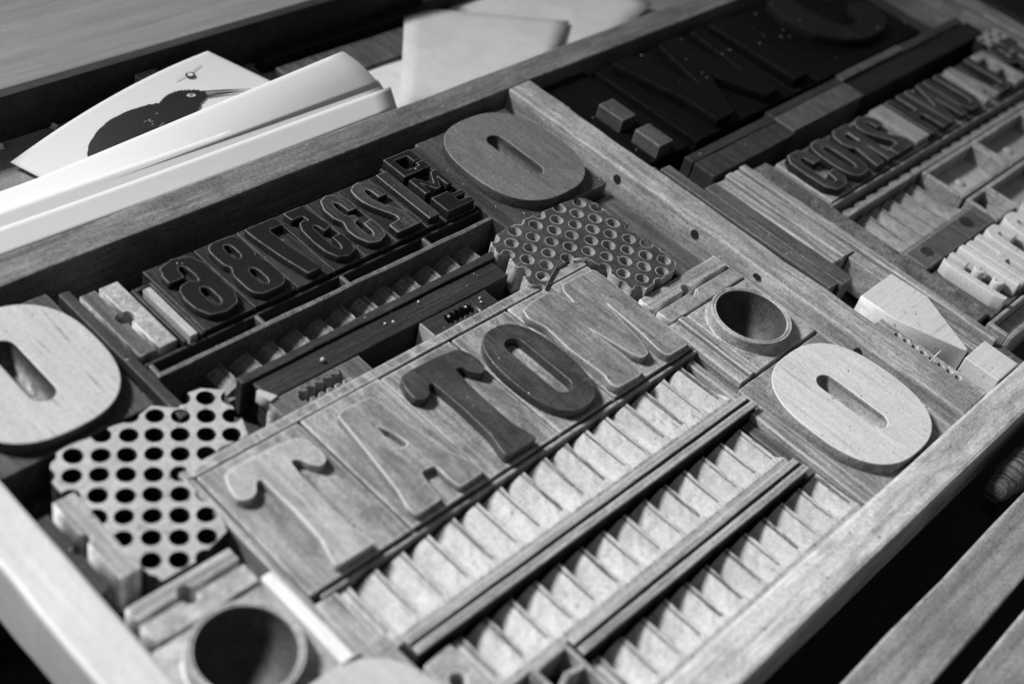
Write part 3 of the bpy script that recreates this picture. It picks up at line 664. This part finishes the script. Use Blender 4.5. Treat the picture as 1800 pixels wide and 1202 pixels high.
# hollow metal furniture under the numbers
t = thing('hollow_furniture', 'row of hollow metal boxes below the number types', 'furniture', (8.3, 8.1, B0))
xs = [5.9, 7.28, 8.52, 9.85, 11.0]
box('box_wall', 5.86, 11.05, 7.98, 8.04, B0, -.14, 'fur_mid', t, jit=.006); box('box_wall', 5.86, 11.05, 8.20, 8.24, B0, -.16, 'fur_dark', t)
for x in xs: box('partition', x-.025, x+.025, 8.043, 8.197, B0, -.15, 'fur_mid', t)
box('box_floor', 5.87, 11.04, 8.045, 8.195, B0, -.42, 'flute_dim', t, cuts=0)
# dark strips between numbers and the word row
box('dark_strip', 6.5, 10.45, 7.42, 7.53, B0, -.13, 'fur_dark', label='thin dark strip directly below the glinting tips', cat='furniture')
box('dark_strip', 6.62, 10.30, 7.26, 7.41, B0, -.17, 'fur_dark', label='upper dark dusty wooden strip above the combs', cat='furniture')
box('dark_strip', 6.60, 10.28, 7.10, 7.25, B0, -.15, 'fur_dark', label='lower dark dusty wooden strip above the combs', cat='furniture')
def comb(label, x0, x1, m, end):
    y0, y1 = 6.81, 7.08
    lp = [(x0, y0), (x0, y1), (x1, y1), (x1, y0)]
    t = thing('toothed_piece', label, 'toothed piece', ((x0+x1)/2, (y0+y1)/2, B0), 'toothed pieces above the word row')
    n = 6; a0, a1 = x0+.28, x1-.28; st = (a1-a0)/n
    hole = []
    for i in range(n): hole += [(a0+i*st+.02, y1-.09), (a0+(i+.5)*st, y1-.09), (a0+(i+.5)*st, y1-.05), (a0+(i+1)*st-.02, y1-.05)]
    for i in reversed(range(n)): hole += [(a0+(i+1)*st-.01, y0+.04), (a0+(i+.5)*st, y0+.04), (a0+(i+.5)*st, y0+.075), (a0+i*st+.01, y0+.075)]
    poly('toothed_frame', [lp, hole], B0, -.16, m, t, bev=.006)
    poly('end_wedge', [[(x0+.0, y1-.02), (x0-.02, y1+.02+.16), (x0+.02, y1+.18), (x0+.12, y1)]], -.30, -.13, 'flute', t, bev=.005) if end else box('end_slip', x0-.02, x0+.0, y0+.01, y1-.02, B0, -.14, 'flute', t, cuts=0, bev=.003)
    return t
comb('grey toothed piece with pale wedge at its left end', 6.58, 7.82, 'fur_mid', True)
comb('black toothed piece with crumbly bright dust, right of the grey one', 8.76, 9.83, 'fur_dark', False)
CR = ['standing bright by the end of the grey toothed piece', 'on the dark strips, left one of the close pair', 'on the dark strips, lower one of the close pair', 'alone on the dark strips, farthest right',
      'at the upper left of the black toothed piece', 'at the upper middle of the black toothed piece', 'at the upper right of the black toothed piece', 'lowest, in front of the black toothed piece', 'second lowest in front of the black toothed piece',
      'third of the row along the black toothed piece front', 'fourth of the row along the black toothed piece front', 'at the right end inside the black toothed piece']
for i, (x, y) in enumerate(((7.42, 7.22), (8.42, 7.3), (8.52, 7.27), (9.0, 7.36), (9.11, 6.96), (9.4, 6.97), (9.66, 6.99), (9.05, 6.79), (9.3, 6.79), (9.42, 6.79), (9.5, 6.83), (9.62, 6.93))):
    bm = bmesh.new(); bmesh.ops.create_icosphere(bm, subdivisions=2, radius=.016 if i else .026)
    for v in bm.verts: v.co *= random.uniform(.7, 1.2)
    z = {0: -.13, 1: -.17, 2: -.17, 3: -.17}.get(i, -.15)
    tag(bm_obj('dust_crumb', bm, 'dust', None, (x, y, z+.012)), 'tiny white crumb '+CR[i], 'crumb', 'crumbs of dust')

# ------------------------------------------------------------------ right bay
def vst(label, x0, x1, y0, y1, z, m): return box('furniture_strip', x0, x1, y0, y1, B0, z, m, label=label, cat='furniture', jit=.006)
vst('dark ridged strip nearest the divider in the right bay', 13.62, 13.80, 4.68, 7.6, -.16, 'fur_dark_y')
vst('grey scuffed strip second from the divider in the right bay', 13.81, 14.00, 4.55, 7.5, -.14, 'fur_mid')
vst('grey strip with dark underside, third from the divider', 14.01, 14.27, 4.48, 6.85, -.12, 'fur_mid')
vst('smooth grey strip, fourth from the divider', 14.30, 14.50, 4.82, 6.85, -.15, 'fur_y')
vst('bright ridged strip, fifth from the divider', 14.51, 14.64, 4.80, 6.87, -.10, 'fur_y')
vst('bright strip with a hooked lower end, sixth from the divider', 14.65, 14.81, 4.80, 6.87, -.12, 'fur_y')
vst('long thin pale rule running beside the pitted slab', 14.86, 15.00, 2.60, 6.87, -.09, 'fur_y')
M['pitted'] = mat('pitted_slab', .26, .05, 'N', .9, .6, .55, wear=.5, wear_r=.02, speck=.6, bump=.8)
vst('long pitted dark slab left of the right bay types', 15.03, 15.38, 2.95, 6.75, -.12, 'pitted')
vst('pale lip strip above the arrow-shaped block', 14.62, 14.83, 4.20, 4.77, -.14, 'lead')
vst('dull low strip right of the arrow-shaped block', 14.74, 14.84, 2.2, 4.15, -.30, 'fur_y')
vst('long dark textured strip left of the white square block', 14.88, 15.02, 2.16, 2.58, -.2, 'pitted')
# bottom part: arrow block, white block, pierced strip
a = poly('arrow_block', [[(13.87, 4.15), (14.67, 4.16), (14.70, 3.60), (14.24, 2.71), (14.18, 2.73), (13.87, 3.63)]], B0, 0, 'arrow', bev=.014)
tag(a, 'pale pointed block like a broad arrowhead pointing to the front rail', 'block')
box('square_block', 14.06, 14.60, 2.165, 2.66, B0, -.0, 'arrow', label='plain white rectangular block against the front rail', cat='block')
box('low_board', 13.88, 14.72, 2.16, 4.6, B0, -.42, 'fur_y', label='low pale board on which arrow block and white block seem to stand', cat='board') if 0 else None
lp = [(13.56, 2.17), (13.80, 2.17), (13.80, 3.76), (13.56, 3.76)]
hs = [capsule(13.70, 3.45-i*.13, .085, .085) for i in range(8)]
t = poly('pierced_strip', [lp]+hs, B0, -.05, 'fur_y', bev=.006); tag(t, 'narrow pale strip with a row of small holes beside the arrow block', 'strip')
vst('low pale strip under the point of the arrow block', 13.89, 14.02, 2.17, 2.69, -.30, 'fur_y')
def wire():
    cu = []; n = 14
    bm = bmesh.new(); rings = []
    for i in range(n+1):
        a = math.pi*i/n*.9+.3; c = Vector((.10*math.cos(a), -.03*math.sin(a), .16*math.sin(a)))
        rings.append([bm.verts.new(c+Vector((0, .008*math.cos(k*math.pi/3), .008*math.sin(k*math.pi/3)))) for k in range(6)])
    for p, q in zip(rings, rings[1:]):
        for k in range(6): bm.faces.new((p[k], p[(k+1) % 6], q[(k+1) % 6], q[k]))
    return bm_obj('wire_loop', bm, 'white', None, (13.72, 2.92, -.05), True)
tag(wire(), 'thin pale curl of wire on the pierced strip', 'wire')

# small black blocks
for lab, y in (('small dark rectangular block nearer the back rail', 8.47), ('small dark rectangular block with lit edges, nearer the viewer', 7.76)):
    box('small_block', 14.04, 14.36, y, y+.47, B0, 0, 'small_block', label=lab, cat='block', cuts=0, bev=.02, group='two small dark blocks')
box('black_base', 13.62, 14.80, 7.72, 9.86, B0, -.22, 'black_type', label='black base plate around the two small dark blocks', cat='base plate')
# big black types
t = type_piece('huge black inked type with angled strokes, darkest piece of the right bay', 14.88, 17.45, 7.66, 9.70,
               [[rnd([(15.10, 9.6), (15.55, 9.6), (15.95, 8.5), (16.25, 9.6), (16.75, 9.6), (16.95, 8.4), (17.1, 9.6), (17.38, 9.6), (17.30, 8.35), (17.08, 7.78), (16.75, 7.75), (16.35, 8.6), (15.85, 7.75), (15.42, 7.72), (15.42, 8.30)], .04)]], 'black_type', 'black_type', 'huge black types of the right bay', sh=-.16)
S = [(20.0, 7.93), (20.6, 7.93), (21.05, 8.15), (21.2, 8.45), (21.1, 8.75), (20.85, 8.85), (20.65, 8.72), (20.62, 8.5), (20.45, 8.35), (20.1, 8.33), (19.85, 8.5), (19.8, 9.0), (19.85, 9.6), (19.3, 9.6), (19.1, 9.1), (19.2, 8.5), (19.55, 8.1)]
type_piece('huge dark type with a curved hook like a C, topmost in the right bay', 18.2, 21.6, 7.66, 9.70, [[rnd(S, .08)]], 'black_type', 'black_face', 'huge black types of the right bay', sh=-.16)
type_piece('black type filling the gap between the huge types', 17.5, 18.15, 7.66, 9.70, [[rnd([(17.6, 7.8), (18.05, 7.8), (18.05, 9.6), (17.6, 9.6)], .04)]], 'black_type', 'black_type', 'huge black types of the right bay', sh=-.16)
# horizontal bars
def hb(label, x0, x1, y0, y1, z, m): return box('furniture_bar', x0, x1, y0, y1, B0, z, m, label=label, cat='furniture')
hb('thin black ledge above the grey bars of the right bay, left part', 14.32, 16.45, 7.32, 7.48, -.10, 'fur_dark')
hb('dark grey ledge piece above the lit bar', 16.47, 18.45, 7.38, 7.55, -.10, 'fur_dark')
hb('lit short ledge at the middle of the right bay bars', 18.5, 20.45, 7.42, 7.56, -.06, 'fur_mid')
hb('dim ledge at the far end of the right bay bars', 20.5, 22.6, 7.40, 7.56, -.08, 'fur_dark_y')
hb('dark grey flat bar, left of three end to end', 14.33, 16.42, 6.94, 7.30, -.10, 'fur_dark_y')
hb('lighter grey flat bar, middle of three end to end', 16.44, 18.46, 6.98, 7.36, -.08, 'fur_mid')
hb('black flat bar, right of three end to end', 18.50, 22.75, 6.98, 7.38, -.12, 'fur_black')
hb('pale block end near the right rail', 22.2, 22.95, 7.1, 7.5, -.02, 'flute_dim') if 0 else None
# second type row
R2 = [('letter G', 'C', .60), ('letter O', 'O', .60), ('letter R', 'R', .62), ('letter S', 'S', .62), ('letter I', 'I', .45), ('letter H', 'H', .62), ('letter N', 'N', .62), ('letter U', 'U', .60), ('letter A', 'A2', .58), ('letter L', 'L', .50), ('letter E', 'E', .50), ('letter P', 'P', .52), ('letter T', 'T', .5)]
SH = {
 'C': [[(.0, .5), (.03, .85), (.25, 1), (.75, 1), (.98, .85), (.98, .62), (.65, .62), (.6, .82), (.45, .84), (.36, .7), (.34, .3), (.42, .17), (.6, .17), (.66, .35), (.98, .38), (.98, .14), (.75, 0), (.25, 0), (.03, .15)]],
 'O': [stadium(.5, .5, 1, 1, 3, 32), capsule(.5, .5, .26, .62)],
 'R': [[(1, 1), (.65, 1), (.3, 1), (.08, .9), (.02, .7), (.08, .55), (.22, .5), (.04, .0), (.42, 0), (.6, .42), (.64, .42), (.64, 0), (1, 0)], [(.64, .82), (.64, .6), (.45, .6), (.38, .71), (.45, .82)]],
 'S': [TWO],
 'I': [ONE],
 'H': [[(0, 0), (.34, 0), (.34, .42), (.66, .42), (.66, 0), (1, 0), (1, 1), (.66, 1), (.66, .58), (.34, .58), (.34, 1), (0, 1)]],
 'N': [[(0, 0), (.3, 0), (.68, .55), (.7, 0), (1, 0), (1, 1), (.7, 1), (.32, .45), (.3, 1), (0, 1)]],
 'U': [[(0, 1), (0, .2), (.2, 0), (.8, 0), (1, .2), (1, 1), (.64, 1), (.64, .22), (.5, .15), (.36, .22), (.36, 1)]],
 'A2': [[(.0, 0), (.34, 0), (.4, .22), (.6, .22), (.66, 0), (1, 0), (.72, 1), (.28, 1)], [(.43, .4), (.57, .4), (.5, .75)]],
 'L': [[(0, 0), (1, 0), (1, 1), (.6, 1), (.6, .2), (0, .2)]],
 'E': [[(0, 0), (1, 0), (1, 1), (0, 1), (0, .82), (.6, .82), (.6, .6), (.15, .6), (.15, .42), (.6, .42), (.6, .18), (0, .18)]],
 'P': [[(1, 1), (.3, 1), (.05, .88), (0, .68), (.08, .5), (.3, .4), (.62, .4), (.62, 0), (1, 0)], [(.62, .82), (.62, .58), (.45, .58), (.38, .7), (.45, .82)]],
 'T': [[(0, 1), (1, 1), (1, .78), (.7, .78), (.7, 0), (.3, 0), (.3, .78), (0, .78)]]}
x = 15.48
where = ['first of the second type row beside the pitted slab', 'with long slot, second of that row', 'third of the second type row', 'fourth of the second type row, with a bright sliver', 'a bright plain stick in the second type row', 'right of the bright stick',
         'with slanting stroke in the second type row', 'round-footed, mid second type row', 'pointed, under the black bar', 'near the right of the second type row', 'three-armed, near the right end', 'blurred, second from the right end', 'last of its row']
for (nm, k, w), wh in zip(R2, where):
    loops = [[(x+.03+u*(w-.06), 5.68+v*.92) for u, v in lp] for lp in SH[k]]
    loops[0] = rnd(loops[0], .02, 2)
    light = k in ('I', 'E', 'A2')
    type_piece(('mirrored %s type, %s' % (nm, wh)), x, x+w, 5.62, 6.66, [loops], 'tbody' if k in ('C', 'I', 'S', 'N', 'A2') else 'obody_dark', 'flute_dim' if light else 'ink_grey', 'types of the second row in the right bay', sh=-.13)
    x += w+.005
vst('pale rubbed upright strip before the second type row', 15.40, 15.47, 5.62, 6.66, -.16, 'fur_y')
hb('thin metal lead under the second type row', 15.4, 22.4, 5.565, 5.60, -.14, 'lead')
# scalloped strip
pts = [(15.36, 5.34), (21.8, 5.34), (21.8, 5.42)]
q = 21.7
while q > 15.45: pts += [(q, 5.47), (q-.12, 5.48), (q-.17, 5.43)]; q -= .33
pts += [(15.36, 5.42)]
t = poly('scalloped_strip', [pts], B0, -.26, 'flute_dim', bev=.008); tag(t, 'wavy-edged pale strip below the second type row', 'strip')
hb('thin bright metal rule below the wavy strip', 15.4, 22.4, 5.27, 5.325, -.10, 'lead')
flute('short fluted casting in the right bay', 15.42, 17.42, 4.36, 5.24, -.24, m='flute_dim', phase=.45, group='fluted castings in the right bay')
# trays
def tray(label, x0, x1, y0, y1, z=-.10, fl=-.38, knob=True):
    t = thing('hollow_casting', label, 'hollow casting', ((x0+x1)/2, (y0+y1)/2, B0), 'hollow castings with a central boss')
    w = .07
    box('wall', x0, x1, y1-w, y1, B0, z, 'lead', t, cuts=2); box('wall', x0, x1, y0, y0+w, B0, z, 'lead', t, cuts=2)
    box('wall', x0, x0+w, y0+w+.002, y1-w-.002, B0, z, 'lead', t, cuts=2); box('wall', x1-w, x1, y0+w+.002, y1-w-.002, B0, z, 'lead', t, cuts=2)
    box('tray_floor', x0+w+.001, x1-w-.001, y0+w+.001, y1-w-.001, B0, fl, 'flute', t, cuts=0, bev=0)
    if knob:
        bm = bmesh.new(); bmesh.ops.create_uvsphere(bm, u_segments=16, v_segments=8, radius=.09)
        for v in bm.verts: v.co.z *= .55
        bm_obj('boss', bm, 'flute', t, ((x0+x1)/2, (y0+y1)/2, fl), True)
    return t
tray('hollow casting with a boss, right of the short fluted casting', 17.46, 19.03, 4.52, 5.25)
tray('blurred hollow casting with a boss at the right picture edge', 19.06, 20.75, 4.52, 5.25)
tray('hollow casting in deep shadow, lower row by the picture edge', 18.08, 19.6, 3.85, 4.48, knob=False)
tray('blurred hollow casting outermost in the upper row', 20.8, 22.4, 4.52, 5.25)
t = thing('corner_casting', 'small hollow casting with a triangular rib beside the dark plate', 'hollow casting', (17.76, 4.2, B0))
box('wall', 17.48, 17.54, 3.93, 4.48, B0, -.10, 'lead', t, cuts=0); box('wall', 17.98, 18.05, 3.93, 4.48, B0, -.10, 'lead', t, cuts=0)
box('wall', 17.545, 17.975, 4.42, 4.48, B0, -.10, 'lead', t, cuts=0); box('wall', 17.545, 17.975, 3.93, 3.98, B0, -.12, 'lead', t, cuts=0)
poly('rib', [[(17.6, 3.99), (17.95, 3.99), (17.95, 4.3)]], B0, -.25, 'flute', t, bev=.005)
poly('spotted_plate', [rnd([(15.40, 3.955), (17.44, 3.955), (17.44, 4.33), (15.40, 4.33)], .02, 2), capsule(15.66, 4.10, .035, .035, 6)], B0, -.11, 'fur_mid')['label'] = 'smooth dark grey plate with a nail hole and two stains'
bpy.data.objects['spotted_plate']['category'] = 'plate'
for x, y, r in ((15.75, 4.16, .11), (16.95, 4.18, .13)):
    me = poly('stain', [stadium(x, y, r*2, r*1.8, 2.1, 20)], -.111, -.107, 'fur_dark', bpy.data.objects['spotted_plate'], bev=.0005)
# third row: outlined pale types
g3 = 'pale raised types of the lowest right row'
def pale(label, x0, x1, loops): return type_piece(label, x0, x1, 2.88, 3.92, loops, 'fur_mid', 'arrow', g3, sh=-.20, bev=.012)
pale('tall thin pale type like a bracket at the left of the lowest right row', 15.46, 15.78, [[rnd([(15.62, 3.88), (15.70, 3.90), (15.72, 3.0), (15.74, 2.90), (15.66, 2.90), (15.60, 3.05), (15.58, 3.75)], .03)]])
pale('pale type with two round dots beside the bracket', 15.79, 16.28, [[stadium(15.95, 3.46, .17, .17, 2, 24)], [stadium(15.97, 3.17, .17, .17, 2, 24)], [rnd([(15.84, 3.9), (15.94, 3.9), (15.94, 3.62), (15.84, 3.62)], .02)], [rnd([(16.12, 3.9), (16.24, 3.9), (16.24, 2.94), (16.12, 2.94)], .02)]])
pale('pale raised letter H in the lowest right row', 16.29, 16.74, [[rnd([(16.31+u*.40, 2.93+v*.95) for u, v in SH['H'][0]], .02)]])
pale('pale raised letter G in the lowest right row', 16.75, 17.28, [[rnd([(16.78+u*.46, 2.93+v*.95) for u, v in SH['C'][0]], .03)]])
pale('pale raised letter O near the right picture edge', 17.29, 17.85, [[[(17.32+u*.5, 2.93+v*.95) for u, v in SH['O'][0]], [(17.32+u*.5, 2.93+v*.95) for u, v in SH['O'][1]]]])
pale('pale raised letter S at the right picture edge', 17.86, 18.4, [[rnd([(17.9+u*.46, 2.93+v*.95) for u, v in TWO], .02)]])
t = thing('metal_frame', 'open metal frame at the right, below the pale raised types', 'frame', (16.2, 2.7, B0))
box('frame_side', 15.14, 15.22, 2.55, 2.85, B0, -.12, 'lead', t, cuts=0); box('frame_side', 15.14, 18.5, 2.48, 2.545, B0, -.12, 'lead', t); box('frame_side', 15.225, 18.5, 2.80, 2.85, B0, -.14, 'lead', t)
box('frame_floor', 15.225, 18.5, 2.55, 2.795, B0, -.35, 'flute_dim', t, cuts=0)
PT = [(22.15, 5.9), (22.9, 5.85), (22.95, 6.9), (22.6, 6.95), (22.2, 6.9)]
pierced('small blurred pierced plate in the far upper right corner', PT, lattice(22.5, 6.5, (.12, -.16), (.16, .12), 8, PT), .06, 'perf_l')
box('pale_strip', 22.92, 23.05, 4.5, 7.6, B0, -.05, 'flute_dim', label='pale blurred strip against the right rail of the case', cat='strip')

# fine dust and lint lying on everything in the case
def scatter_dust(n=900):
    dg_ = bpy.context.evaluated_depsgraph_get(); dg_.update(); rnd_ = random.Random(3)
    bm = bmesh.new()
    for i in range(n):
        x, y = rnd_.uniform(3.4, 22), rnd_.uniform(1.7, 10.3)
        if x > 14 and rnd_.random() < .4: continue
        hit, loc, nor, idx, ob, mw = scene.ray_cast(dg_, Vector((x, y, 3)), Vector((0, 0, -1)))
        if not hit or nor.z < .6: continue
        r = rnd_.choice((.004, .005, .006, .008, .011)); a = rnd_.uniform(0, math.pi)
        st = rnd_.choice((1, 1, 1.5, 4)) if r < .008 else 1.3
        mt = Matrix.Translation(loc+Vector((0, 0, r*.4))) @ Matrix.Rotation(a, 4, 'Z') @ Matrix.Diagonal((r*st, r*rnd_.uniform(.6, 1), r*.5, 1))
        bmesh.ops.create_icosphere(bm, subdivisions=1, radius=1, matrix=mt)
    o = bm_obj('dust', bm, 'dust'); tag(o, 'fine pale dust and lint scattered over the type and the wood', 'dust', None, 'stuff')
scatter_dust()
